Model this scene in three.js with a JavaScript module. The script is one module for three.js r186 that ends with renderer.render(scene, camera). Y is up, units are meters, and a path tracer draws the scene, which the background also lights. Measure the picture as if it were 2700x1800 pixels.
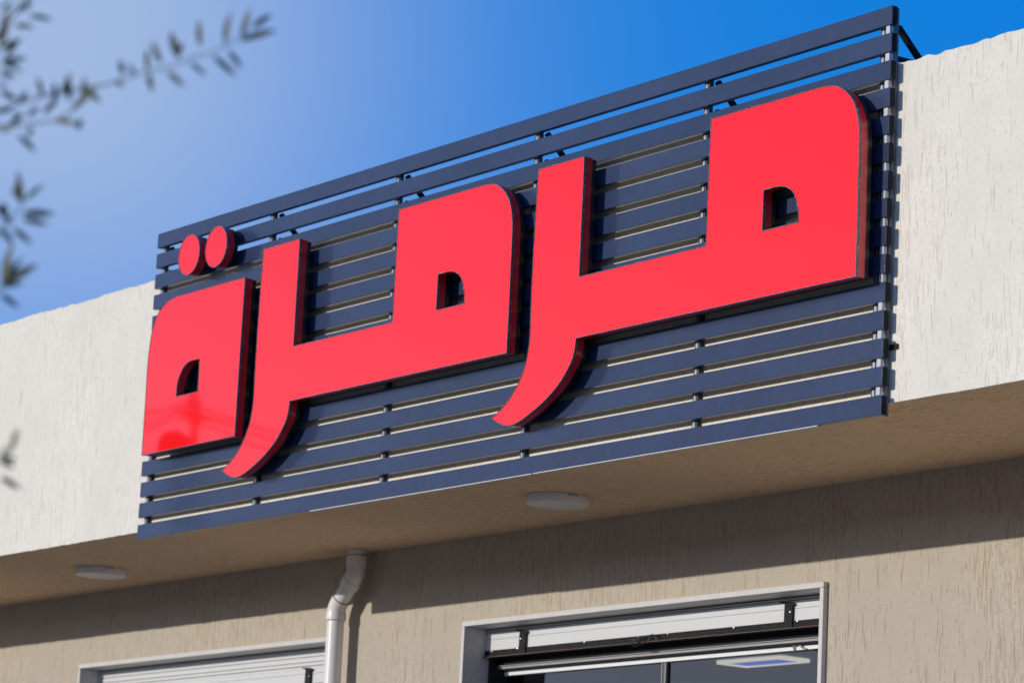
import * as THREE from 'three';
import { RoundedBoxGeometry } from 'three/addons/geometries/RoundedBoxGeometry.js';
import { mergeGeometries } from 'three/addons/utils/BufferGeometryUtils.js';
import { RectAreaLightUniformsLib } from 'three/addons/lights/RectAreaLightUniformsLib.js';

// ------------------------------------------------------------------ camera, sky, sun, exposure
const BASE = 3.8322;                       // height of the sign's lower edge above the ground (m)
const rad = Math.PI / 180;
const scene = new THREE.Scene();
const camera = new THREE.PerspectiveCamera(11.52, 1024 / 682, 0.1, 4000);
camera.position.set(9.2604, BASE - 2.2322, 8.1949);
{
  const yaw = -54.8733 * rad, pitch = 11.2117 * rad, roll = 2.8706 * rad;
  const f = new THREE.Vector3(Math.sin(yaw) * Math.cos(pitch), Math.sin(pitch), -Math.cos(yaw) * Math.cos(pitch));
  const r = new THREE.Vector3(Math.cos(yaw), 0, Math.sin(yaw));
  const u = new THREE.Vector3().crossVectors(r, f);
  const up = u.clone().multiplyScalar(Math.cos(roll)).addScaledVector(r, -Math.sin(roll));
  camera.up.copy(up);
  camera.lookAt(camera.position.clone().add(f));
}
camera.focus = 13.3;
camera.userData.fStop = 4.4;
scene.add(camera);

const SUN = new THREE.Vector3(-0.30, 0.2255, 1).normalize();
{
  // clear, deep blue late-afternoon sky with a thin veil of high haze
  const W = 2048, H = 1024, px = new Float32Array(W * H * 4);
  const deep = [0.0, 0.215, 0.74], veilC = [0.345, 0.475, 0.74], hor = [0.40, 0.47, 0.56], glowC = [1.25, 1.05, 0.82], hazeC = [1.0, 0.95, 0.87], liftC = [0.42, 0.41, 0.385];
  for (let j = 0; j < H; j++) {
    const el = ((j + 0.5) / H - 0.5) * Math.PI, ce = Math.cos(el), se = Math.sin(el), e = el / rad;
    for (let i = 0; i < W; i++) {
      const az = ((i + 0.5) / W - 0.5) * 2 * Math.PI;
      const dx = Math.cos(az) * ce, dz = Math.sin(az) * ce;
      const gam = Math.acos(Math.min(1, Math.max(-1, dx * SUN.x + se * SUN.y + dz * SUN.z))) / rad;
      let da = az / rad + 153.3; if (da > 180) da -= 360; if (da < -180) da += 360;
      const dh = da > 0 ? da * 0.96 / 5.8 : da / 42;
      const dv = e < 16 ? (16 - e) / 5.8 : (e - 16) / 8;
      const veil = Math.exp(-Math.pow(dh * dh + dv * dv, 1.03));
      const h0 = Math.exp(-Math.max(e, 0) / 3.2) * 0.85;
      const near = Math.exp(-gam / 19), lift = 0.12 * Math.exp(-Math.pow(gam / 62, 4));
      const haze = 1.9 * Math.exp(-Math.pow(Math.max(e, 0) / 11, 2)) * Math.exp(-Math.pow(gam / 55, 2));   // bright low haze on the sun's side
      const o = (j * W + i) * 4;
      for (let c = 0; c < 3; c++) {
        let v = deep[c] * (0.72 + 0.28 * Math.exp(-Math.max(e - 12, 0) / 30));
        v += (veilC[c] - v) * veil; v += (liftC[c] - v) * lift * (1 - veil) * Math.exp(-Math.max(e, 0) / 26);
        v += (hor[c] - v) * h0;
        v += glowC[c] * near * 0.42 + hazeC[c] * haze;
        if (e < 0) v = [0.24, 0.2, 0.16][c];
        px[o + c] = v;
      }
      px[o + 3] = 1;
    }
  }
  const sky = new THREE.DataTexture(px, W, H, THREE.RGBAFormat, THREE.FloatType);
  sky.mapping = THREE.EquirectangularReflectionMapping;
  sky.magFilter = sky.minFilter = THREE.LinearFilter; sky.needsUpdate = true;
  scene.background = sky; scene.environment = sky;
}
const sun = new THREE.DirectionalLight(new THREE.Color(1, 0.935, 0.85), 2.95);
sun.target.position.set(-3, BASE, 0);
sun.position.copy(sun.target.position).addScaledVector(SUN, 60);
sun.castShadow = true; sun.shadow.mapSize.set(4096, 4096); sun.shadow.radius = 1;
Object.assign(sun.shadow.camera, { left: -12, right: 12, top: 9, bottom: -9, near: 1, far: 120 });
scene.add(sun, sun.target);

const renderer = new THREE.WebGLRenderer({ antialias: true });
renderer.toneMapping = THREE.LinearToneMapping;
renderer.toneMappingExposure = 1;
renderer.shadowMap.enabled = true;
RectAreaLightUniformsLib.init();

// ------------------------------------------------------------------ helpers
function rng(seed) { let s = seed >>> 0; return () => { s = (s + 0x6D2B79F5) >>> 0; let t = Math.imul(s ^ (s >>> 15), 1 | s); t = (t + Math.imul(t ^ (t >>> 7), 61 | t)) ^ t; return ((t ^ (t >>> 14)) >>> 0) / 4294967296; }; }
const taken = new Map();
function numbered(n) { const k = taken.get(n) || 0; taken.set(n, k + 1); return k ? n + '_' + String(k).padStart(3, '0') : n; }
function thing(name, label, category, pos = [0, 0, 0], group) {
  const o = new THREE.Group(); o.name = numbered(name); o.position.set(...pos);
  o.userData = { label, category }; if (group) o.userData.group = group;
  scene.add(o); return o;
}
function part(name, g, m, parent, pos) {
  const o = new THREE.Mesh(g, m); o.name = name; if (pos) o.position.set(...pos);
  o.castShadow = o.receiveShadow = true; parent.add(o); return o;
}
const M = (c, roughness = 0.6, o = {}) => new THREE.MeshPhysicalMaterial({ color: new THREE.Color().setRGB(...c), roughness, metalness: 0, ...o });
// uv in metres by the dominant axis of each face
function metreUV(g0) {
  const g = g0.index ? g0.toNonIndexed() : g0, p = g.attributes.position, n = g.attributes.normal, uv = new Float32Array(p.count * 2);
  for (let i = 0; i < p.count; i++) {
    const ax = Math.abs(n.getX(i)), ay = Math.abs(n.getY(i)), az = Math.abs(n.getZ(i));
    if (az >= ax && az >= ay) { uv[2 * i] = p.getX(i); uv[2 * i + 1] = p.getY(i); }
    else if (ay >= ax) { uv[2 * i] = p.getX(i); uv[2 * i + 1] = p.getZ(i); }
    else { uv[2 * i] = p.getZ(i); uv[2 * i + 1] = p.getY(i); }
  }
  g.setAttribute('uv', new THREE.BufferAttribute(uv, 2)); return g;
}
function box(x0, x1, y0, y1, z0, z1, r = 0) {
  const a = x1 - x0, b = y1 - y0, c = z1 - z0;
  const g = r ? new RoundedBoxGeometry(a, b, c, 2, r) : new THREE.BoxGeometry(a, b, c);
  g.translate((x0 + x1) / 2, (y0 + y1) / 2, (z0 + z1) / 2); return metreUV(g);
}
// smooth value noise that tiles with the given period
function valueNoise(seed, nx, ny) {
  const r = rng(seed), t = new Float32Array(nx * ny); for (let i = 0; i < t.length; i++) t[i] = r();
  return (u, v) => {
    const x = u * nx, y = v * ny; let xi = Math.floor(x), yi = Math.floor(y); let fx = x - xi, fy = y - yi;
    fx = fx * fx * (3 - 2 * fx); fy = fy * fy * (3 - 2 * fy);
    const x0 = ((xi % nx) + nx) % nx, y0 = ((yi % ny) + ny) % ny, x1 = (x0 + 1) % nx, y1 = (y0 + 1) % ny;
    return (t[y0 * nx + x0] * (1 - fx) + t[y0 * nx + x1] * fx) * (1 - fy) + (t[y1 * nx + x0] * (1 - fx) + t[y1 * nx + x1] * fx) * fy;
  };
}
function tex(data, S, srgb) {
  const t = new THREE.DataTexture(data, S, S, THREE.RGBAFormat, THREE.UnsignedByteType);
  t.wrapS = t.wrapT = THREE.RepeatWrapping; t.magFilter = THREE.LinearFilter; t.minFilter = THREE.LinearMipmapLinearFilter; t.generateMipmaps = true;
  if (srgb) t.colorSpace = THREE.SRGBColorSpace; t.needsUpdate = true; return t;
}
const toS = v => 255 * (v <= 0.0031308 ? 12.92 * v : 1.055 * Math.pow(v, 1 / 2.4) - 0.055);
// scraped stucco: fine grain with long thin grooves left by dragged grit
function stucco({ seed, metres, base, groove, count, len, wid, along, wobble = 0.12, patch = 0.5, bump }) {
  const S = 2048, r = rng(seed), dep = new Float32Array(S * S), pxm = S / metres;
  const low = valueNoise(seed + 1, 9, 5), mid = valueNoise(seed + 2, 40, 26), grain = valueNoise(seed + 3, 620, 620);
  for (let k = 0; k < count; k++) {
    const x0 = r() * S, y0 = r() * S;
    const keep = (low(x0 / S, y0 / S) * 0.5 + mid(x0 / S, y0 / S) * 0.5 - 0.26) / 0.42; if (r() > patch * Math.pow(Math.max(0, keep), 1.7) + 0.08) continue;
    const L = (len[0] + (len[1] - len[0]) * Math.pow(r(), 3.4)) * pxm, w = (wid[0] + (wid[1] - wid[0]) * r()) * pxm * 0.5, d = 0.35 + 0.65 * r();
    let ang = (r() - 0.5) * wobble, x = x0, y = y0;
    for (let s = 0; s < L; s += 0.7) {
      ang += (r() - 0.5) * wobble * 0.25;
      if (along === 'y') { y += 0.7; x += Math.sin(ang) * 0.7; } else { x += 0.7; y += Math.sin(ang) * 0.7; }
      const ww = Math.max(0.55, w * Math.sin(Math.PI * Math.min(1, (s + 1) / (L + 1)) * 0.9 + 0.15)), R = Math.ceil(ww + 1);
      const cx = Math.round(x), cy = Math.round(y);
      for (let q = -R; q <= R; q++) {
        const xx = along === 'y' ? cx + q : cx, yy = along === 'y' ? cy : cy + q, off = along === 'y' ? xx - x : yy - y;
        const a = d * Math.max(0, 1 - Math.abs(off) / (ww + 0.5));
        const i = (((yy % S) + S) % S) * S + ((xx % S) + S) % S; if (a > dep[i]) dep[i] = a;
      }
    }
  }
  const col = new Uint8Array(S * S * 4), bmp = new Uint8Array(S * S * 4);
  for (let j = 0; j < S; j++) for (let i = 0; i < S; i++) {
    const k = j * S + i, u = i / S, v = j / S, d = dep[k], g = grain(u, v), l = low(u, v), m = mid(u, v);
    const tone = 1 + (g - 0.5) * 0.10 + (l - 0.5) * 0.10 + (m - 0.5) * 0.06;
    for (let c = 0; c < 3; c++) { const b = base[c] * tone; col[4 * k + c] = Math.min(255, Math.max(0, toS(b + (b * groove[c] - b) * Math.min(1, d)))); }
    col[4 * k + 3] = 255;
    const h = 255 * (0.62 + (g - 0.5) * 0.16 + (m - 0.5) * 0.25 - 0.55 * d); bmp[4 * k] = bmp[4 * k + 1] = bmp[4 * k + 2] = Math.min(255, Math.max(0, h)); bmp[4 * k + 3] = 255;
  }
  const map = tex(col, S, true), bumpMap = tex(bmp, S, false);
  map.repeat.set(1 / metres, 1 / metres); bumpMap.repeat.set(1 / metres, 1 / metres);
  return new THREE.MeshPhysicalMaterial({ map, bumpMap, bumpScale: bump, roughness: 0.93, specularIntensity: 0.25 });
}

// ------------------------------------------------------------------ materials
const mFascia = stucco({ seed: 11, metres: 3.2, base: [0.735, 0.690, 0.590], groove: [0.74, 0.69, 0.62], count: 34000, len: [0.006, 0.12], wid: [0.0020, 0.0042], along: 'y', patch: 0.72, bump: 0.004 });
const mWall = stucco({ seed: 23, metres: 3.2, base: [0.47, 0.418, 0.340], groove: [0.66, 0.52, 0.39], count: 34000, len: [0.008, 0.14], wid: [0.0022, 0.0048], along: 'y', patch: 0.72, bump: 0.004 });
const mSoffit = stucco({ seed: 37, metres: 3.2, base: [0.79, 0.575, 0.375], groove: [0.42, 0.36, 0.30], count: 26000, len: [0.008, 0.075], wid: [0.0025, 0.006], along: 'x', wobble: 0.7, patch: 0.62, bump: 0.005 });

function speckled(seed, base, fn, S = 1024, metres = 2, streaks = 0, tint = [0.4, 0.4, 0.4]) {
  const col = new Uint8Array(S * S * 4), r = rng(seed), a = valueNoise(seed, 7, 7), b = valueNoise(seed + 1, 60, 60), c2 = valueNoise(seed + 2, 300, 300);
  for (let j = 0; j < S; j++) for (let i = 0; i < S; i++) {
    const u = i / S, v = j / S, rgb = fn(base, a(u, v), b(u, v), c2(u, v), r()), k = 4 * (j * S + i);
    for (let c = 0; c < 3; c++) col[k + c] = Math.min(255, Math.max(0, toS(rgb[c]))); col[k + 3] = 255;
  }
  for (let k = 0; k < streaks; k++) {          // scuffs and dried drips running down
    const x0 = Math.floor(r() * S), y0 = Math.floor(r() * S), L = (0.008 + 0.07 * Math.pow(r(), 2.5)) / metres * S, al = 0.03 + 0.16 * Math.pow(r(), 4), lean = (r() - 0.5) * 0.5;
    for (let q = 0; q < L; q++) {
      const x = Math.floor(x0 + lean * q + S) % S, y = (y0 + q) % S, k4 = 4 * (Math.floor(y) * S + x), a = al * Math.sin(Math.PI * (q + 1) / (L + 2));
      for (let c = 0; c < 3; c++) col[k4 + c] = Math.min(255, col[k4 + c] + (toS(tint[c]) - col[k4 + c]) * a);
    }
  }
  const t = tex(col, S, true); t.repeat.set(1 / metres, 1 / metres); return t;
}
const slatMap = speckled(51, [0.023, 0.040, 0.092], (b, l, m, f, q) => { const d = (l - 0.5) * 0.25 + (m - 0.5) * 0.12, dust = q > 0.9975 ? 0.22 : (f > 0.86 && m > 0.55 ? 0.03 : 0); return b.map((x, i) => x * (1 + d) + dust * [0.3, 0.31, 0.33][i]); }, 1024, 2, 900);
const mSlats = [0, 1, 2].map(k => { const t = slatMap.clone(); t.offset.set(k * 0.37, k * 0.21); t.needsUpdate = true; return new THREE.MeshPhysicalMaterial({ map: t, roughness: 0.34 + 0.04 * k, specularIntensity: 0.4, clearcoat: 0.32, clearcoatRoughness: 0.05 }); });
const mPost = M([0.45, 0.46, 0.48], 0.35, { metalness: 0.6 });
const mPostLight = M([0.50, 0.50, 0.50], 0.4, { metalness: 0.15 });
const mPostEnd = M([0.16, 0.15, 0.145], 0.6);
const mPostDark = M([0.03, 0.035, 0.045], 0.4);
const mEndCap = M([0.012, 0.013, 0.016], 0.75, { specularIntensity: 0.5 });
const redMap = speckled(61, [0.99, 0.009, 0.010], (b, l, m, f, q) => { const d = (l - 0.5) * 0.03 + (f - 0.5) * 0.02, s = q > 0.9988 ? 0.05 : 0; return b.map((x, i) => x * (1 + d) + s * [0.3, 0.5, 0.5][i]); }, 1024, 2, 60, [0.9, 0.2, 0.2]);
const waveMap = (() => { const S = 512, a = valueNoise(641, 6, 6), b = valueNoise(642, 14, 14), d = new Uint8Array(S * S * 4); for (let j = 0; j < S; j++) for (let i = 0; i < S; i++) { const h = 255 * (0.75 * a(i / S, j / S) + 0.25 * b(i / S, j / S)), k = 4 * (j * S + i); d[k] = d[k + 1] = d[k + 2] = h; d[k + 3] = 255; } const t = tex(d, S, false); t.repeat.set(0.5, 0.5); return t; })();
const mRed = new THREE.MeshPhysicalMaterial({ map: redMap, roughness: 0.03, specularIntensity: 1, bumpMap: waveMap, bumpScale: 0.0011 });
const mBand = M([0.80, 0.008, 0.014], 0.25, { clearcoat: 0.6, clearcoatRoughness: 0.15 });
const mBlack = M([0.010, 0.010, 0.012], 0.32);
const mTrim = new THREE.MeshPhysicalMaterial({ map: speckled(65, [0.03, 0.03, 0.032], (b, l, m, f, q) => b.map(x => x + 0.07 + (f > 0.70 ? 0.30 : 0) * (m > 0.45 ? 1 : 0.1)), 1024, 0.9), roughness: 0.3, clearcoat: 0.3, clearcoatRoughness: 0.1 });
const mPVC = new THREE.MeshPhysicalMaterial({ map: speckled(71, [0.74, 0.735, 0.72], (b, l, m, f, q) => b.map(x => x * (1 + (l - 0.5) * 0.08 + (m - 0.5) * 0.05 - (q > 0.9996 ? 0.5 : 0)))), roughness: 0.32 });
const mRubber = M([0.05, 0.04, 0.035], 0.7);
const mLampBody = M([0.70, 0.70, 0.69], 0.4);
const mDiffuser = M([0.78, 0.77, 0.76], 0.35);
const mPrint = M([0.03, 0.03, 0.03], 0.6);
const stoneMap = speckled(81, [0.58, 0.572, 0.555], (b, l, m, f, q) => b.map(x => x * (1 + (m - 0.5) * 0.14 + (f - 0.5) * 0.10 - (f > 0.80 && m > 0.52 ? 0.28 : 0))), 1024, 1);
const mStone = new THREE.MeshPhysicalMaterial({ map: stoneMap, roughness: 0.5 });
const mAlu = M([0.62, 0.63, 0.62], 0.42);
const mSash = M([0.80, 0.80, 0.79], 0.35);
const mMullion = M([0.10, 0.105, 0.12], 0.5);
const mGreyRail = M([0.33, 0.32, 0.31], 0.45);
const mSteel = new THREE.MeshPhysicalMaterial({ map: speckled(91, [0.014, 0.014, 0.015], (b, l, m, f, q) => b.map((x, i) => x * (1 + (m - 0.5) * 0.6) + (q > 0.985 ? 0.05 : 0) + (f > 0.8 ? [0.02, 0.012, 0.008][i] : 0))), roughness: 0.6, specularIntensity: 0.3 });
const mRust = M([0.16, 0.10, 0.065], 0.7);
const mRivet = M([0.85, 0.85, 0.85], 0.22, { metalness: 1 });
const mGlass = new THREE.MeshPhysicalMaterial({ color: new THREE.Color().setRGB(0.36, 0.39, 0.43), roughness: 0.02, transmission: 1, thickness: 0, ior: 1.52, specularIntensity: 1 });
const mRoom = M([0.30, 0.33, 0.38], 0.9);
const mRoomDark = M([0.10, 0.13, 0.18], 0.9);
const mConcrete = M([0.38, 0.36, 0.33], 0.9);

// ------------------------------------------------------------------ ground
{
  const t = speckled(101, [0.27, 0.205, 0.14], (b, l, m, f, q) => b.map(x => x * (1 + (l - 0.5) * 0.3 + (m - 0.5) * 0.2 + (f - 0.5) * 0.2)), 512, 6);
  const g = new THREE.PlaneGeometry(1600, 1600).rotateX(-Math.PI / 2);
  const uv = g.attributes.uv; for (let i = 0; i < uv.count; i++) uv.setXY(i, uv.getX(i) * 1600, uv.getY(i) * 1600);
  const o = part('ground', g, new THREE.MeshStandardMaterial({ map: t, roughness: 0.95 }), scene);
  o.userData.kind = 'structure';
}

// ------------------------------------------------------------------ the shop building
const ZF = -0.05, ZW = -1.1965, YS = 0.0500, YT = 1.353, XL = -14, XR = 6;
const building = thing('shop_building', 'shop building with white stucco canopy fascia over a beige scraped stucco wall', 'building', [0, 0, 0]);
{
  const r = rng(5), sh = new THREE.Shape();
  const y = v => v + BASE;
  // the fascia, its top and bottom arris left a little ragged by the plaster
  const n1 = valueNoise(8, 64, 1), n2 = valueNoise(9, 400, 1);
  const N = 900; sh.moveTo(XL, y(YS));
  for (let i = 1; i <= N; i++) { const x = XL + (XR - XL) * i / N; sh.lineTo(x, y(YS + (n2(i / N, 0) - 0.5) * 0.004)); }
  for (let i = N; i >= 0; i--) { const x = XL + (XR - XL) * i / N; sh.lineTo(x, y(YT + (n1(i / N, 0) - 0.5) * 0.009 + (n2(i / N + 0.31, 0) - 0.5) * 0.011 + (r() - 0.5) * 0.004)); }
  const g = new THREE.ExtrudeGeometry(sh, { depth: 0.02, bevelEnabled: false }); g.translate(0, 0, ZF - 0.02);
  part('fascia', metreUV(g), mFascia, building);
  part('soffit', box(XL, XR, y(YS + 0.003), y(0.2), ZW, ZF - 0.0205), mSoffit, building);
  part('parapet', box(XL, XR, y(0.2005), y(YT - 0.02), ZF - 0.2, ZF - 0.0205), mConcrete, building);
  part('roof', box(XL, XR, y(0.2005), y(0.42), -9.2, ZF - 0.201), mConcrete, building);
  // the wall with its window openings
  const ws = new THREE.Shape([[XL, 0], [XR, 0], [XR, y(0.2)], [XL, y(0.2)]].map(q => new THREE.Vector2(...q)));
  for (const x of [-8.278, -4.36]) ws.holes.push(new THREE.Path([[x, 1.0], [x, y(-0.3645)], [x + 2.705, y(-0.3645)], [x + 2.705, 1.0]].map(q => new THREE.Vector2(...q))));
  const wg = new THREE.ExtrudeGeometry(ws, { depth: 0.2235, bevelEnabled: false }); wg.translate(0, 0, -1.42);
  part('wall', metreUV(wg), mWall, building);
  part('room_ceiling', box(XL + 0.2, XR - 0.2, y(-0.335), y(-0.27), -9, -1.425), mRoom, building);
  part('room_wall', mergeGeometries([box(XL + 0.2, XR - 0.2, 0.1, y(0.12), -9.2, -9), box(XL, XL + 0.2, 0, y(0.198), -9.2, -1.425), box(XR - 0.2, XR, 0, y(0.198), -9.2, -1.425)]), mRoomDark, building);
  part('room_floor', box(XL + 0.2, XR - 0.2, 0.01, 0.1, -9, -1.425), mRoomDark, building);
}

// unseen blocks added to hide the low sky and darken the wall shade
{
  const r = rng(31), wallM = [[0.36, 0.28, 0.20], [0.42, 0.34, 0.26], [0.30, 0.24, 0.18]].map(c => M(c, 0.9)), dark = M([0.03, 0.035, 0.04], 0.3), woodM = M([0.12, 0.07, 0.04], 0.6);
  for (let k = 0; k < 9; k++) {
    const w = 24 + r() * 7, h = 12.6 + r() * 1.6, x = -150 + k * 33 + r() * 3, z = 100 + r() * 5, d = 14;
    const hs = thing('low_sky_blocker', ['tan', 'sandy', 'brown'][k % 3] + ' flat-roofed block added to hide the low sky, out of view, number ' + ['one', 'two', 'three', 'four', 'five', 'six', 'seven', 'eight', 'nine'][k] + ' from the sunny end', 'building', [x, 0, z], 'added blocks hiding the low sky');
    part('wall', box(-w / 2, w / 2, 0, h, 0, d), wallM[k % 3], hs);
    part('roof', box(-w / 2 - 0.2, w / 2 + 0.2, h, h + 0.35, -0.2, d + 0.2), wallM[(k + 1) % 3], hs);
    part('door', box(-0.6, 0.6, 0.05, 2.2, -0.06, -0.005), woodM, hs);
    for (let f = 0; f < 4; f++) for (let i = -3; i <= 3; i++) if (f || i) { const wn = part('window', box(i * 2.8 - 0.6, i * 2.8 + 0.6, 1.1 + f * 3.1, 2.4 + f * 3.1, -0.05, -0.005), dark, hs); part('sill', box(i * 2.8 - 0.7, i * 2.8 + 0.7, 1.0 + f * 3.1, 1.095 + f * 3.1, -0.12, -0.005), wallM[2], wn); }
  }
}

// windows: stone lining, shutter cover, steel angle, rails, glass
function makeWindow(x0, drop, label) {
  const w = new THREE.Group(); w.name = 'window'; w.position.set(x0, BASE - 0.3645, ZW); w.userData = { label }; building.add(w);
  const W = 2.705, T = 0.026, H = BASE - 0.3645 - 1.0, zb = -0.1085;           // origin: top-left outer corner of the lining on the wall face
  const zf = 0.027;
  part('stone_frame', box(0.0015, W - 0.0015, -T, -0.0015, -0.2, zf, 0.002), mStone, w);
  for (const x of [0.0015, W - T]) part('stone_frame', box(x, x + T - 0.0015, -H, -T - 0.001, -0.2, zf - 0.001, 0.002), mStone, w);
  part('sill', box(-0.03, W + 0.03, -H - 0.03, -H - 0.0015, -0.2, 0.06, 0.003), mStone, w);
  const a = T + 0.001, b = W - T - 0.001;
  // shutter cover: stepped aluminium profile
  let y1 = -0.0285;
  const prof = drop ? [0.042, 0.028, 0.020, 0.016] : [0.012, 0.013];
  for (const h of prof) { part('shutter_cover', box(a, b, y1 - h, y1 - 0.003, zb - 0.03, zb + (h > 0.019 ? 0 : -0.004), 0.0015), mAlu, w); y1 -= h; }
  const c1 = drop ? y1 : -0.0535;
  part('shutter_cover', box(a, b, c1 - 0.026, c1 - 0.001, zb - 0.03, zb + 0.0005, 0.0015), mAlu, w);
  part('shutter_cover', box(a, b, c1 - 0.083, c1 - 0.0268, zb - 0.03, zb, 0.0015), mAlu, w);
  const D = c1 - (-0.0535);
  part('steel_angle', mergeGeometries([box(a, b, -0.165 + D, -0.134 + D, zb + 0.0015, zb + 0.006), box(a, b, -0.169 + D, -0.1655 + D, zb - 0.03, zb + 0.018)]), mSteel, w);
  part('rust_edge', box(a, b, -0.1688 + D, -0.1662 + D, zb + 0.0185, zb + 0.0205), mRust, w);
  for (const bx of [0.346, 2.33]) {
    const s = new THREE.Shape(); s.moveTo(-0.028, -0.100); s.lineTo(-0.026, 0.004); s.quadraticCurveTo(-0.02, 0.012, -0.06, 0.016); s.lineTo(-0.06, 0.0195); s.lineTo(0.02, 0.014); s.lineTo(0.04, 0.006); s.lineTo(0.04, 0); s.lineTo(0.027, -0.004); s.lineTo(0.026, -0.100);
    const g = new THREE.ExtrudeGeometry(s, { depth: 0.004, bevelEnabled: true, bevelSize: 0.001, bevelThickness: 0.001, bevelSegments: 1 }); g.translate(bx, -0.066 + D, zb + 0.008);
    part('bracket', metreUV(g), mSteel, w);
  }
  const rg = new THREE.SphereGeometry(0.0062, 10, 8); rg.scale(1, 1, 0.6);
  for (const [rx, ry, rz] of [[0.085, -0.139, 0.006], [0.302, -0.139, 0.006], [0.335, -0.093, 0.014], [0.84, -0.139, 0.006], [1.255, -0.14, 0.006], [1.475, -0.138, 0.006], [1.95, -0.14, 0.006], [2.385, -0.138, 0.006], [2.345, -0.096, 0.014]]) part('rivet', rg, mRivet, w, [rx, ry + D, zb + rz]);
  part('shutter_rail', mergeGeometries([box(a + 0.02, b, -0.219 + D, -0.205 + D, zb - 0.085, zb - 0.06, 0.002), box(a + 0.02, b, -0.206 + D, -0.203 + D, zb - 0.09, zb - 0.05)]), mGreyRail, w);
  part('jamb', box(a, a + 0.03, -H, -0.17 + D, -0.22, zb - 0.02), mEndCap, w); part('jamb', box(b - 0.012, b, -H, -0.17 + D, -0.22, zb - 0.02), mEndCap, w);
  part('recess', box(a, b, -0.226 + D, -0.03, -0.222, -0.18), mEndCap, w);
  part('sash', box(a + 0.031, b - 0.013, -0.2475 + D, -0.227 + D, -0.225, -0.2035, 0.002), mSash, w); part('sash', box(a + 0.031, b - 0.013, -H + 0.002, -H + 0.05, -0.225, -0.2035, 0.002), mSash, w);
  part('mullion', box(1.300, 1.336, -H + 0.051, -0.2485 + D, -0.24, -0.214), mMullion, w); for (const mx of [1.302, 1.328]) part('mullion_rib', box(mx, mx + 0.006, -H + 0.052, -0.2495 + D, -0.2138, -0.210), mGreyRail, w);
  for (const [p0, p1] of [[a + 0.031, 1.2995], [1.3365, b - 0.013]]) part('pane', box(p0, p1, -H + 0.0505, -0.248 + D, -0.2285, -0.2245), mGlass, w);
  return w;
}
makeWindow(-8.278, 1, 'window behind the drainpipe, its shutter cover hanging lower');
makeWindow(-4.36, 0, 'window with thin black steel angle under its white shutter cover');

// ceiling panel lamp inside the shop
{
  const t = thing('panel_light', 'lit rectangular ceiling panel lamp seen through the shop window glass', 'ceiling light', [-4.53, BASE - 0.337, -3.23]);
  const fr = [0.262, 0.102];
  part('panel_frame', mergeGeometries([box(-fr[0], fr[0], -0.02, -0.001, -fr[1], -fr[1] + 0.016), box(-fr[0], fr[0], -0.02, -0.001, fr[1] - 0.016, fr[1]), box(-fr[0], -fr[0] + 0.03, -0.02, -0.001, -fr[1] + 0.016, fr[1] - 0.016), box(fr[0] - 0.03, fr[0], -0.02, -0.001, -fr[1] + 0.016, fr[1] - 0.016)]), new THREE.MeshStandardMaterial({ color: 0xe8dcc4, emissive: new THREE.Color(1, 0.82, 0.55), emissiveIntensity: 3.6, roughness: 0.5 }), t);
  part('diffuser', box(-fr[0] + 0.031, fr[0] - 0.031, -0.014, -0.004, -fr[1] + 0.017, fr[1] - 0.017), new THREE.MeshStandardMaterial({ color: 0x8890c8, emissive: new THREE.Color(0.16, 0.22, 0.9), emissiveIntensity: 2.2, roughness: 0.5 }), t);
  const l = new THREE.RectAreaLight(new THREE.Color(0.8, 0.85, 1), 1.2, 0.6, 0.2); l.position.set(0, -0.03, 0); l.rotation.x = -Math.PI / 2; t.add(l);
}

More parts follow.
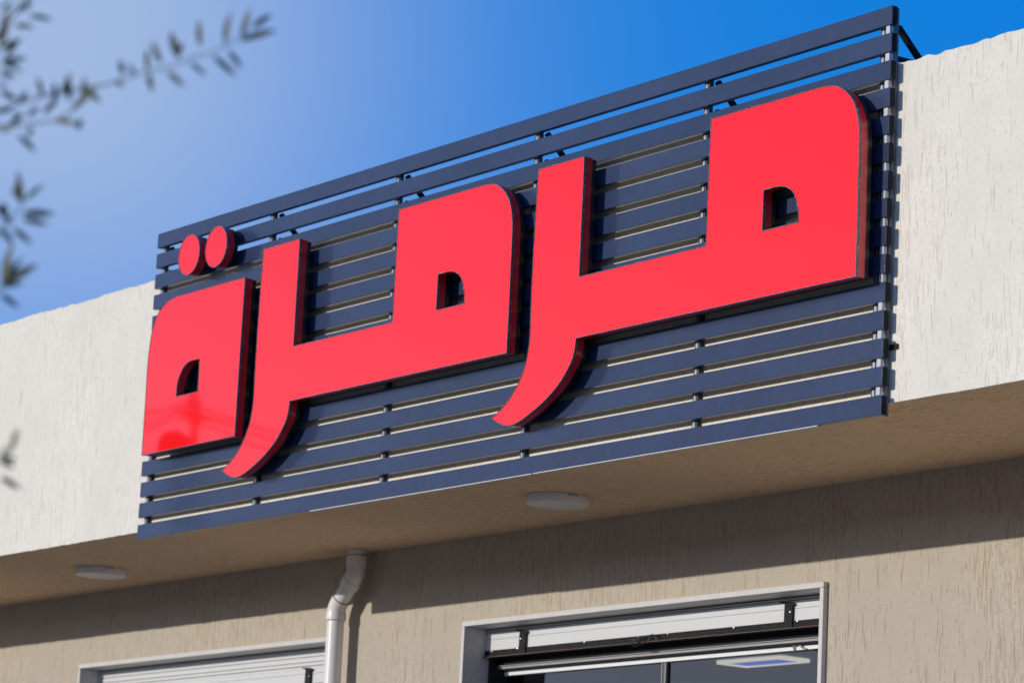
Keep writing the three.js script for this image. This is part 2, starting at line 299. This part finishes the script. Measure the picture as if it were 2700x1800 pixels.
// ------------------------------------------------------------------ slat screen
const PITCH = 0.107, SLAT = 0.0742, LEN = 5.571;
{
  const t = thing('slat_screen', 'dark navy metal slat screen fixed on the white fascia behind the red letters', 'slat screen', [0, BASE, 0]);
  const r = rng(77);
  const variants = [0, 1, 2].map(k => box(-LEN, 0, 0, SLAT, -0.025, 0, 0.0016));
  const backG = box(-LEN + 0.003, -0.003, 0.003, SLAT - 0.003, -0.0264, -0.0253), mBounceSheet = M([0.62, 0.55, 0.46], 0.6);  // pale warm sheet added behind each slat to bounce light onto the fascia
  for (let i = 0; i < 15; i++) {
    const s = part('slat', variants[i % 3], mSlats[i % 3], t, [(r() - 0.5) * 0.004, i * PITCH + (r() - 0.5) * 0.0012, (r() - 0.5) * 0.002]);
    s.rotation.z = (r() - 0.5) * 0.0005; s.rotation.x = (r() - 0.5) * 0.03;
    part('slat_bounce_sheet', backG, mBounceSheet, s);
    part('end_cap', box(0.0005, 0.003, 0.002, SLAT - 0.002, -0.0245, -0.001), mEndCap, s);
  }
  for (const x of [-0.075, -1.142, -2.311, -3.398, -4.497, -5.54]) {
    part('post', box(x - 0.0165, x + 0.0165, 0.012, 1.568, -0.0490, -0.027, 0.002), mPostDark, t);
    part('post_lit_strip', box(x - 0.008, x + 0.004, 0.014, 1.566, -0.0268, -0.0262), mPost, t);  // pale strip painted on as the lit sliver of each dark post
  }
  part('post', box(-0.024, -0.012, 0.0, 1.572, -0.0485, -0.0300, 0.002), mPostEnd, t);
  part('post_lit_strip', box(-0.0225, -0.0135, 0.004, 1.572, -0.0298, -0.0290), mPost, t);  // sunlit front of the end post, put in as a lighter strip
  for (let i = 0; i < 14; i++) part('slat_clip', box(-0.038, -0.016, SLAT + 0.001 + i * PITCH, PITCH - 0.001 + i * PITCH, -0.022, -0.005, 0.001), mPostLight, t);
  for (const x of [-0.03, -1.115, -2.285, -3.372, -4.47, -5.53]) {
    const a = new THREE.Vector3(x, 1.505, -0.058), b = new THREE.Vector3(x, 1.34, -0.235), d = b.clone().sub(a);
    const g = new THREE.BoxGeometry(0.022, d.length(), 0.018); g.applyQuaternion(new THREE.Quaternion().setFromUnitVectors(new THREE.Vector3(0, 1, 0), d.clone().normalize())); g.translate(...a.clone().add(b).multiplyScalar(0.5).toArray());
    part('brace', g, mEndCap, t);
    part('stay', box(x - 0.009, x + 0.009, 1.372, 1.388, -0.24, -0.058), mEndCap, t);
  }
  for (const [a, b] of [[-3.95, -2.2], [-2.19, -0.36]]) part('reflection_strip', box(a, b, -0.0040, -0.0008, -0.02, -0.0012), mAlu, t);  // pale strip added in place of the bright reflection under the bottom slat
  const tab = new THREE.Shape([[0, 0], [0.045, 0], [0.045, 0.02], [0, 0.02]].map(q => new THREE.Vector2(...q)));
  const hole = new THREE.Path(); hole.absarc(0.024, 0.010, 0.005, 0, 7, false); tab.holes.push(hole);
  const tg = new THREE.ExtrudeGeometry(tab, { depth: 0.004, bevelEnabled: false, curveSegments: 10 }); tg.translate(-0.012, 0.249, -0.0455);
  part('mounting_tab', tg, mEndCap, t);
}

// ------------------------------------------------------------------ red letters
function inset(pts, d) {                                 // outline (counter-clockwise) moved inwards by d
  const n = pts.length, out = [];
  for (let i = 0; i < n; i++) {
    const a = pts[(i + n - 1) % n], b = pts[i], c = pts[(i + 1) % n];
    let e1 = b.clone().sub(a).normalize(), e2 = c.clone().sub(b).normalize();
    const n1 = new THREE.Vector2(-e1.y, e1.x), n2 = new THREE.Vector2(-e2.y, e2.x), m = n1.clone().add(n2).normalize();
    out.push(b.clone().addScaledVector(m, d / Math.max(0.35, m.dot(n1))));
  }
  return out;
}
const ccw = p => THREE.ShapeUtils.isClockWise(p) ? p.slice().reverse() : p;
function extr(outer, holes, z0, z1, bevel = 0) {
  const s = new THREE.Shape(outer); for (const h of holes) s.holes.push(new THREE.Path(h));
  const g = new THREE.ExtrudeGeometry(s, { depth: z1 - z0 - 2 * bevel, bevelEnabled: bevel > 0, bevelSize: bevel, bevelThickness: bevel, bevelOffset: -bevel, bevelSegments: 1 });
  g.translate(0, 0, z0 + bevel); return metreUV(g);
}
function letter(name, label, category, outer0, holes0, pos, group, pins) {
  const t = thing(name, label, category, pos, group);
  const outer = ccw(outer0), holes = holes0.map(ccw);
  const grow = d => [inset(outer, d), holes.map(h => inset(h, -d))];
  const [o4, h4] = grow(0.0031), [o2, h2] = grow(0.0022), [o8, h8] = grow(0.006);
  part('face', extr(o4, h4, 0.0845, 0.0935), mRed, t);
  // rim: a thin black edging round the face and round its openings
  const rim = [extr(outer, [inset(outer, 0.0029)], 0.0835, 0.0955, 0.0006)];
  holes.forEach((h, i) => rim.push(extr(inset(h, -0.0029), [h], 0.0835, 0.0955, 0.0006)));
  part('rim', mergeGeometries(rim), mTrim, t);
  part('light_band', extr(o2, h2, 0.0505, 0.0833), mBand, t);
  part('back_box', extr(o8, h8, 0.0265, 0.0503), mBlack, t);
  const pg = new THREE.CylinderGeometry(0.006, 0.006, 0.028, 10).rotateX(Math.PI / 2);
  for (const [x, y] of pins) part('standoff_pin', pg, mEndCap, t, [x, y, 0.0125]);
  return t;
}
function curve(pts, n) { return new THREE.CatmullRomCurve3(pts.map(p => new THREE.Vector3(p[0], p[1], 0)), false, 'centripetal').getPoints(n).map(p => new THREE.Vector2(p.x, p.y)); }
const V = (x, y) => new THREE.Vector2(x, y);
const meemOuter = [
  V(0, 0.512), V(0.001, 0.7), V(-0.001, 0.95),
  ...curve([[-0.002, 1.05], [-0.007, 1.10], [-0.019, 1.145], [-0.037, 1.187], [-0.064, 1.223], [-0.100, 1.254], [-0.145, 1.276], [-0.185, 1.285], [-0.235, 1.2895]], 36),
  V(-0.903, 1.2905), V(-0.905, 0.7725), V(-1.738, 0.7725), V(-1.740, 1.2885), V(-2.068, 1.2885), V(-2.073, 1.09), V(-2.076, 0.88), V(-2.0745, 0.68),
  ...curve([[-2.0715, 0.57], [-2.077, 0.513], [-2.088, 0.464], [-2.105, 0.423], [-2.133, 0.379], [-2.172, 0.334], [-2.221, 0.295], [-2.270, 0.266], [-2.325, 0.241]], 36),
  ...curve([[-2.322, 0.2385], [-2.250, 0.206], [-2.190, 0.1935], [-2.130, 0.2005], [-2.070, 0.219], [-1.990, 0.250], [-1.916, 0.286], [-1.846, 0.331], [-1.782, 0.394], [-1.753, 0.440], [-1.744, 0.474], [-1.740, 0.510]], 44)];
const meemHole = [V(-0.555, 0.778), ...curve([[-0.343, 0.778], [-0.343, 0.800], [-0.348, 0.830], [-0.361, 0.868], [-0.381, 0.900], [-0.412, 0.922], [-0.452, 0.935], [-0.500, 0.9385]], 26), V(-0.555, 0.937)];
const pinsM = [[-0.2, 0.65], [-0.2, 1.1], [-0.75, 0.65], [-0.75, 1.15], [-1.4, 0.65], [-1.9, 0.65], [-1.9, 1.15], [-2.0, 0.36]];
const signLabel = 'red acrylic sign letters on the slat screen';
letter('sign_letter', 'red letter pair at the right end of the sign, beside the bare white fascia', 'sign letter', meemOuter, [meemHole], [-0.055, BASE, 0], signLabel, pinsM);
letter('sign_letter', 'middle red letter pair, between the dotted letter and the right end pair', 'sign letter', meemOuter, [meemHole], [-2.289, BASE, 0], signLabel, pinsM);
const taOuter = [V(0, 0.3965), V(0, 1.1745), V(-0.53, 1.1745),
  ...curve([[-0.660, 1.1735], [-0.729, 1.165], [-0.784, 1.144], [-0.835, 1.108], [-0.872, 1.052], [-0.893, 0.973], [-0.903, 0.865], [-0.902, 0.70]], 40), V(-0.898, 0.397)];
const taHole = [V(-0.383, 0.661), V(-0.387, 0.822), ...curve([[-0.440, 0.823], [-0.490, 0.820], [-0.522, 0.808], [-0.550, 0.785], [-0.577, 0.749], [-0.590, 0.707], [-0.591, 0.661]], 24)];
letter('sign_letter', 'far left red letter with rounded left shoulder, under two round dots', 'sign letter', taOuter, [taHole], [-4.512, BASE, 0], signLabel, [[-0.15, 0.5], [-0.15, 1.08], [-0.75, 0.5], [-0.72, 1.0]]);
const dot = Array.from({ length: 72 }, (_, i) => V(0.1038 * Math.cos(i / 72 * 2 * Math.PI), 0.1038 * Math.sin(i / 72 * 2 * Math.PI)));
letter('sign_dot', 'round red dot farther left of the two dots over the far left letter', 'sign dot', dot, [], [-5.0735, BASE + 1.3715, 0], 'red dots of the sign', [[0, 0.03], [0, -0.05]]);
letter('sign_dot', 'round red dot nearer the tall letter stem, right one of the two dots', 'sign dot', dot, [], [-4.811, BASE + 1.3715, 0], 'red dots of the sign', [[0, 0.03], [0, -0.05]]);

// ------------------------------------------------------------------ ceiling lamps on the soffit
function ceilingLamp(x, z, turn, label) {
  const t = thing('ceiling_lamp', label, 'ceiling lamp', [x, BASE + YS + 0.002, z], 'round lamps under the canopy'); t.rotation.y = turn;
  const R = 0.145;
  part('lamp_base', new THREE.LatheGeometry([[0.02, 0], [R - 0.002, 0], [R, -0.002], [R - 0.0005, -0.0185], [R - 0.004, -0.019]].map(q => V(...q)), 72), mLampBody, t);
  const prof = [V(R - 0.0015, -0.0185)]; for (let i = 0; i <= 8; i++) { const a = i / 8 * Math.PI / 2; prof.push(V(R - 0.016 + 0.0135 * Math.cos(a), -0.029 - 0.0125 * Math.sin(a))); } prof.push(V(R * 0.5, -0.0445), V(0.0001, -0.0452));
  part('diffuser', new THREE.LatheGeometry(prof, 72), mDiffuser, t);
  // vent slots and a bulb mark on the side of the base
  const sl = new THREE.BoxGeometry(0.0022, 0.0075, 0.0012), bulb = new THREE.SphereGeometry(0.0036, 12, 8).scale(1, 1, 0.25);
  const at = (o, a) => { o.position.set(Math.sin(a) * (R + 0.0001), -0.0085, Math.cos(a) * (R + 0.0001)); o.rotation.y = a; };
  for (const k of [-0.135, -0.11, -0.085, 0.085, 0.11, 0.135]) at(part('vent_slot', sl, mPrint, t), k);
  const b = part('bulb_mark', bulb, mPrint, t); at(b, 0); b.position.y += 0.001;
  const s = part('bulb_mark', new THREE.BoxGeometry(0.0028, 0.003, 0.0012), mPrint, t); at(s, 0); s.position.y -= 0.0035;
  return t;
}
ceilingLamp(-2.914, -0.665, 82 * rad, 'white round lamp under the canopy above the right window');
ceilingLamp(-7.162, -0.672, 80 * rad, 'white round lamp under the canopy at its far left end');

// ------------------------------------------------------------------ drainpipe
{
  const t = thing('drainpipe', 'white plastic drainpipe with two elbows running down between the windows', 'drainpipe', [-5.40, 0, -1.10]);
  const R = 0.044, top = new THREE.Vector3(0.163, BASE + 0.055, 0), y = v => BASE + v;
  const cyl = (a, b, r) => { const d = b.clone().sub(a), g = new THREE.CylinderGeometry(r, r, d.length(), 40, 1, false); g.applyQuaternion(new THREE.Quaternion().setFromUnitVectors(new THREE.Vector3(0, 1, 0), d.normalize())); g.translate(...a.clone().add(b).multiplyScalar(0.5).toArray()); return g; };
  const collar = (a, b) => { const d = b.clone().sub(a), L = d.length(), g = new THREE.LatheGeometry([[R + 0.001, 0], [R + 0.0045, 0.0006], [R + 0.008, 0.003], [R + 0.008, L - 0.003], [R + 0.0045, L - 0.0006], [R + 0.001, L]].map(q => V(...q)), 40); g.applyQuaternion(new THREE.Quaternion().setFromUnitVectors(new THREE.Vector3(0, 1, 0), d.normalize())); g.translate(...a.toArray()); return g; };
  const v = (x, yy) => new THREE.Vector3(x, y(yy), 0);
  const A = v(0.163, -0.040), B = v(0.163, -0.073), C = v(0.137, -0.099), D = v(0.105, -0.131), E = v(0.030, -0.205), F = v(0.0, -0.236), G = v(0, -0.256), H = v(0, -0.302);
  const ring = (p, d, r) => { const g = new THREE.TorusGeometry(r, 0.0016, 8, 40); g.applyQuaternion(new THREE.Quaternion().setFromUnitVectors(new THREE.Vector3(0, 0, 1), d.clone().normalize())); g.translate(...p.toArray()); return g; };
  const vy = new THREE.Vector3(0, 1, 0), dg = D.clone().sub(E);
  for (const [p, d] of [[v(0.163, 0.0215), vy], [D, dg], [H, vy], [v(0.045, -0.190), dg]]) part('gasket', ring(p, d, R + 0.0012), mRubber, t);
  part('ceiling_collar', collar(v(0.163, 0.044), v(0.163, 0.0535)), mPVC, t);
  part('pipe', cyl(top, v(0.163, 0.012), R), mPVC, t);
  part('collar', collar(A, v(0.163, 0.020)), mPVC, t);
  part('elbow', new THREE.TubeGeometry(new THREE.CatmullRomCurve3([A, v(0.163, -0.058), v(0.158, -0.075), v(0.148, -0.088), C]), 20, R + 0.003, 40), mPVC, t);
  part('collar', collar(D, C), mPVC, t);
  part('pipe', cyl(E, D, R), mPVC, t);
  part('elbow', new THREE.TubeGeometry(new THREE.CatmullRomCurve3([v(0.042, -0.193), v(0.020, -0.215), v(0.006, -0.234), v(0.001, -0.248), G]), 20, R + 0.0035, 40), mPVC, t);
  part('collar', collar(H, G), mPVC, t);
  part('pipe', cyl(new THREE.Vector3(0, 0.02, 0), H, R), mPVC, t);
}

// ------------------------------------------------------------------ loop of black wire caught on the shutter angle
{
  const t = thing('wire_loop', 'tangled loop of thin black wire caught on the steel angle above the window glass', 'wire', [-3.05, BASE - 0.515, -1.282]);
  const c = new THREE.CatmullRomCurve3([[-0.06, 0.002, 0], [-0.075, -0.02, 0.006], [-0.05, -0.034, 0.012], [0.0, -0.033, 0.016], [0.045, -0.018, 0.014], [0.075, 0.006, 0.006], [0.1, 0.01, 0.002], [0.115, -0.014, 0.004], [0.09, 0.012, 0.008], [0.04, 0.004, 0.01], [-0.02, 0.008, 0.012], [-0.05, -0.004, 0.008], [-0.02, -0.016, 0.006], [0.0, 0.01, 0.004]].map(q => new THREE.Vector3(...q)));
  part('wire', new THREE.TubeGeometry(c, 120, 0.0022, 6), mBlack, t);
}

// ------------------------------------------------------------------ pole and cables across the street, mirrored in the glossy red faces
{
  const px = -31.0, pz = 14.95, t = thing('utility_pole', 'wooden utility pole across the street, mirrored in the far left red letter', 'utility pole', [px, 0, pz]);
  const wood = M([0.14, 0.10, 0.07], 0.85), grey = M([0.08, 0.08, 0.085], 0.5);
  part('pole', new THREE.CylinderGeometry(0.055, 0.13, 9.8, 14).translate(0, 4.9, 0), wood, t);
  part('transformer', new THREE.LatheGeometry([[0.001, 8.3], [0.24, 8.3], [0.26, 8.36], [0.26, 8.98], [0.23, 9.12], [0.12, 9.2], [0.001, 9.23]].map(q => V(...q)), 28).translate(-0.12, 0, -0.2), grey, t);
  part('crossarm', new THREE.BoxGeometry(0.04, 0.04, 0.5).translate(0, 9.5, 0), wood, t);
  const T = [0.494, 0.869];
  [[9.62, 0.0], [9.53, 0.06], [9.46, -0.05]].forEach(([h, off], i) => {
    const c = thing('overhead_cable', ['highest', 'middle', 'lowest'][i] + ' black overhead cable slung from the wooden pole across the street', 'cable', [px, h, pz], 'overhead cables');
    const pts = []; for (let k = -20; k <= 20; k++) { const u = k / 20 * 13, q = Math.abs(u) / 13, y = -4 * (1.0 + 0.15 * i) * q * (1 - q); pts.push(new THREE.Vector3(T[0] * u + off, y + 0.02 * k * (i - 1) * 0.05, T[1] * u)); }
    part('cable', new THREE.TubeGeometry(new THREE.CatmullRomCurve3(pts), 80, 0.014, 6), mBlack, c);
  });
}

{
  const t = thing('cord_scrap', 'twisted scrap of grey cord lying over the white sash near the lamp panel', 'cord', [-2.06, BASE - 0.60, -1.394]);
  const c = new THREE.CatmullRomCurve3([[-0.04, -0.012, 0], [-0.042, 0.004, 0.004], [-0.02, 0.012, 0.006], [0.004, 0.008, 0.006], [0.018, -0.004, 0.006], [0.045, -0.012, 0.002]].map(q => new THREE.Vector3(...q)));
  part('cord', new THREE.TubeGeometry(c, 50, 0.004, 8), M([0.33, 0.31, 0.27], 0.7), t);
}

// ------------------------------------------------------------------ olive tree: its twig tips reach into the picture
{
  const t = thing('olive_tree', 'olive tree at the left with narrow grey-green leaves on thin twigs against the sky', 'tree', [4.365, 0, 6.443]); t.rotation.y = 54.4 * rad;
  const r = rng(404);
  const bark = new THREE.MeshStandardMaterial({ color: new THREE.Color().setRGB(0.20, 0.16, 0.12), roughness: 0.9 }), young = new THREE.MeshStandardMaterial({ color: new THREE.Color().setRGB(0.24, 0.20, 0.15), roughness: 0.8 });
  const leafMats = [[0.075, 0.088, 0.045], [0.10, 0.105, 0.055], [0.055, 0.064, 0.036], [0.17, 0.17, 0.115]].map(c => new THREE.MeshPhysicalMaterial({ color: new THREE.Color().setRGB(...c), roughness: 0.55, side: THREE.DoubleSide }));
  const taper = (pts, r0, r1, seg = 24) => {
    const c = new THREE.CatmullRomCurve3(pts.map(p => new THREE.Vector3(...p))), g = new THREE.TubeGeometry(c, seg, 1, 8), p = g.attributes.position, n = g.attributes.normal, q = new THREE.Vector3();
    for (let i = 0; i <= seg; i++) { c.getPointAt(i / seg, q); const rr = r0 + (r1 - r0) * i / seg; for (let j = 0; j <= 8; j++) { const k = i * 9 + j; p.setXYZ(k, q.x + n.getX(k) * rr, q.y + n.getY(k) * rr, q.z + n.getZ(k) * rr); } }
    return g;
  };
  part('trunk', taper([[-0.05, 0, 0], [0.03, 0.4, 0.04], [-0.04, 0.8, 0], [0.03, 1.2, -0.04], [0.0, 1.6, 0]], 0.11, 0.06, 40), bark, t);
  const branches = [[[0, 1.4, 0], [0.12, 2.2, 0.05], [0.32, 2.75, 0.02], [0.585, 2.913, 0]], [[0.12, 2.2, 0.05], [0.3, 2.6, 0.06], [0.45, 2.8, 0.02], [0.597, 2.622, 0]], [[0, 1.5, 0], [0.2, 2.0, -0.04], [0.42, 2.35, -0.02], [0.606, 2.362, 0]], [[0.2, 2.45, 0.04], [0.33, 2.8, 0], [0.48, 3.0, 0.02], [0.571, 3.029, 0]], [[0.32, 2.75, 0.02], [0.45, 2.84, 0.01], [0.587, 2.887, 0]], [[0.3, 2.6, 0.06], [0.45, 2.78, 0.03], [0.595, 2.719, 0]], [[0, 1.6, 0], [-0.4, 2.4, -0.2], [-0.9, 3.2, -0.1]], [[0, 1.5, 0], [-0.1, 2.6, 0.4], [0.0, 3.6, 0.6]]];
  for (const b of branches) part('branch', taper(b, 0.022, 0.0034), bark, t);
  // a leaf: a long pointed blade folded a little along its rib
  const blade = (bend, fold) => {
    const g = new THREE.PlaneGeometry(1, 1, 8, 2), p = g.attributes.position;
    for (let i = 0; i < p.count; i++) { const u = p.getX(i) + 0.5, v = p.getY(i) * 2, w = 0.125 * Math.pow(Math.sin(Math.PI * Math.min(1, u * 0.97 + 0.02)), 0.75) * (1.08 - 0.3 * u); p.setXYZ(i, u, v * w, Math.abs(v) * w * fold - bend * u * u); }
    g.computeVertexNormals(); return g;
  };
  const blades = [blade(0.05, 0.35), blade(0.12, 0.5), blade(-0.06, 0.3), blade(0.18, 0.2)];
  const X = new THREE.Vector3(), Yv = new THREE.Vector3(), Z = new THREE.Vector3(), m4 = new THREE.Matrix4();
  let li = 0;
  const addLeaf = (x0, y0, z0, x1, y1, z1, wide = 1) => {
    const o = part('leaf', blades[li % 4], leafMats[r() < 0.1 ? 3 : li % 3], t); li++;
    X.set(x1 - x0, y1 - y0, z1 - z0); const L = X.length(); X.normalize();
    Z.set((r() - 0.5) * 1.1, 0.2 + (r() - 0.5) * 0.9, 1.0); Yv.crossVectors(Z, X).normalize(); Z.crossVectors(X, Yv);
    m4.makeBasis(X, Yv, Z); o.quaternion.setFromRotationMatrix(m4); o.position.set(x0, y0, z0); o.scale.set(L, Math.max(L, 0.04) * wide, L); return o;
  };
  const OY = 0;
  const twigs = [[[585, 2913], [625, 2929], [657, 2940], [693, 2949], [738, 2959], [771, 2971], [806, 2985], [837, 2992], [871, 3009], [893, 3016], [920, 3030], [944, 3045], [955, 3054]],
    [[587, 2887], [617, 2890], [670, 2899], [705, 2894]],
    [[670, 2899], [695, 2916], [704, 2923]],
    [[571, 3029], [598, 3068], [606, 3100]],
    [[562, 2995], [578, 3009], [585, 3027]],
    [[595, 2719], [600, 2724], [630, 2765]],
    [[597, 2622], [610, 2641], [617, 2659]],
    [[606, 2362], [628, 2376], [644, 2390]]];
  for (const w of twigs) part('twig', taper(w.map(q => [q[0] / 1000, q[1] / 1000 + OY, 0]), 0.0021, 0.0010, 30), young, t);
  // leaves along each twig: [foot x, foot y, tip x, tip y] in millimetres, in the plane of the spray
  const sprays = [
    [[806, 2986, 804, 3017], [826, 2998, 809, 3031], [853, 3005, 835, 3053], [849, 3009, 857, 3031], [884, 3028, 878, 3071], [922, 3033, 926, 3081], [946, 3047, 958, 3094], [962, 3060, 990, 3090], [945, 3040, 999, 3058], [926, 3024, 950, 2998], [904, 3014, 939, 2986], [869, 3001, 897, 2987], [836, 2985, 865, 2960], [807, 2983, 814, 2954]],
    [[769, 2976, 760, 3003], [785, 2977, 775, 3004], [668, 2924, 663, 2963], [653, 2908, 670, 2933], [627, 2905, 642, 2924], [604, 2905, 618, 2915], [612, 2926, 623, 2946], [689, 2931, 683, 2975], [695, 2916, 736, 2958], [711, 2939, 712, 2965], [672, 2899, 705, 2894], [706, 2887, 711, 2901], [630, 2874, 638, 2887], [615, 2875, 643, 2855], [588, 2878, 606, 2882], [599, 2886, 622, 2908], [648, 2936, 639, 2962], [676, 2941, 690, 2969], [586, 2906, 602, 2926], [716, 2949, 736, 2936], [756, 2966, 774, 2952]],
    [[598, 3068, 622, 3089], [613, 3083, 619, 3113], [617, 3063, 654, 3062], [597, 3046, 630, 3042], [578, 3009, 609, 3030], [578, 3008, 588, 3047], [582, 2988, 620, 2996], [581, 2973, 602, 2965], [582, 2959, 592, 2946], [575, 3050, 596, 3076], [573, 3068, 588, 3095], [585, 2996, 606, 3023], [583, 2942, 610, 2929], [574, 3020, 585, 3063], [580, 2987, 616, 2974]],
    [[629, 2767, 624, 2814], [625, 2773, 611, 2797], [633, 2770, 661, 2799], [631, 2753, 681, 2754], [632, 2743, 674, 2735], [618, 2729, 650, 2707], [597, 2767, 608, 2755], [598, 2752, 619, 2734], [600, 2728, 619, 2706], [611, 2741, 592, 2761]],
    [[610, 2641, 622, 2702], [610, 2641, 635, 2687], [610, 2641, 664, 2672], [608, 2625, 639, 2607], [606, 2658, 619, 2679], [610, 2635, 641, 2647]],
    [[628, 2378, 650, 2395], [644, 2390, 651, 2418], [628, 2375, 651, 2379], [630, 2347, 662, 2330], [628, 2371, 649, 2364]]];
  for (const s of sprays) for (const [a, b, c, d] of s) addLeaf(a / 1000, b / 1000 + OY, (r() - 0.5) * 0.01, c / 1000, d / 1000 + OY, (r() - 0.5) * 0.04);
  // the rest of the crown, outside the picture: leaves in pairs along the branches
  const crown = [], foot = new THREE.Vector3(), dir = new THREE.Vector3();
  for (const b of branches) {
    const c = new THREE.CatmullRomCurve3(b.map(q => new THREE.Vector3(...q)));
    for (let k = 0; k < 46; k++) {
      const u = 0.3 + 0.7 * k / 46; c.getPointAt(u, foot); if (foot.x > 0.5) continue;
      c.getTangentAt(u, dir);
      for (const sgn of [-1, 1]) {
        const L = 0.04 + r() * 0.025, X = dir.clone().multiplyScalar(0.6 + 0.4 * r()).add(new THREE.Vector3((r() - 0.5), (r() - 0.5), sgn * (0.5 + r()))).normalize(), Z = new THREE.Vector3(r() - 0.5, 1, r() - 0.5), Yv = Z.clone().cross(X).normalize(); Z.crossVectors(X, Yv);
        const g = blades[(k + (sgn > 0 ? 1 : 0)) % 4].clone(); g.scale(L, L, L); g.applyMatrix4(new THREE.Matrix4().makeBasis(X, Yv, Z).setPosition(foot)); crown.push(g);
      }
    }
  }
  const cr = part('crown', mergeGeometries(crown), leafMats[0], t); cr.userData.kind = 'stuff';
}

renderer.render(scene, camera);
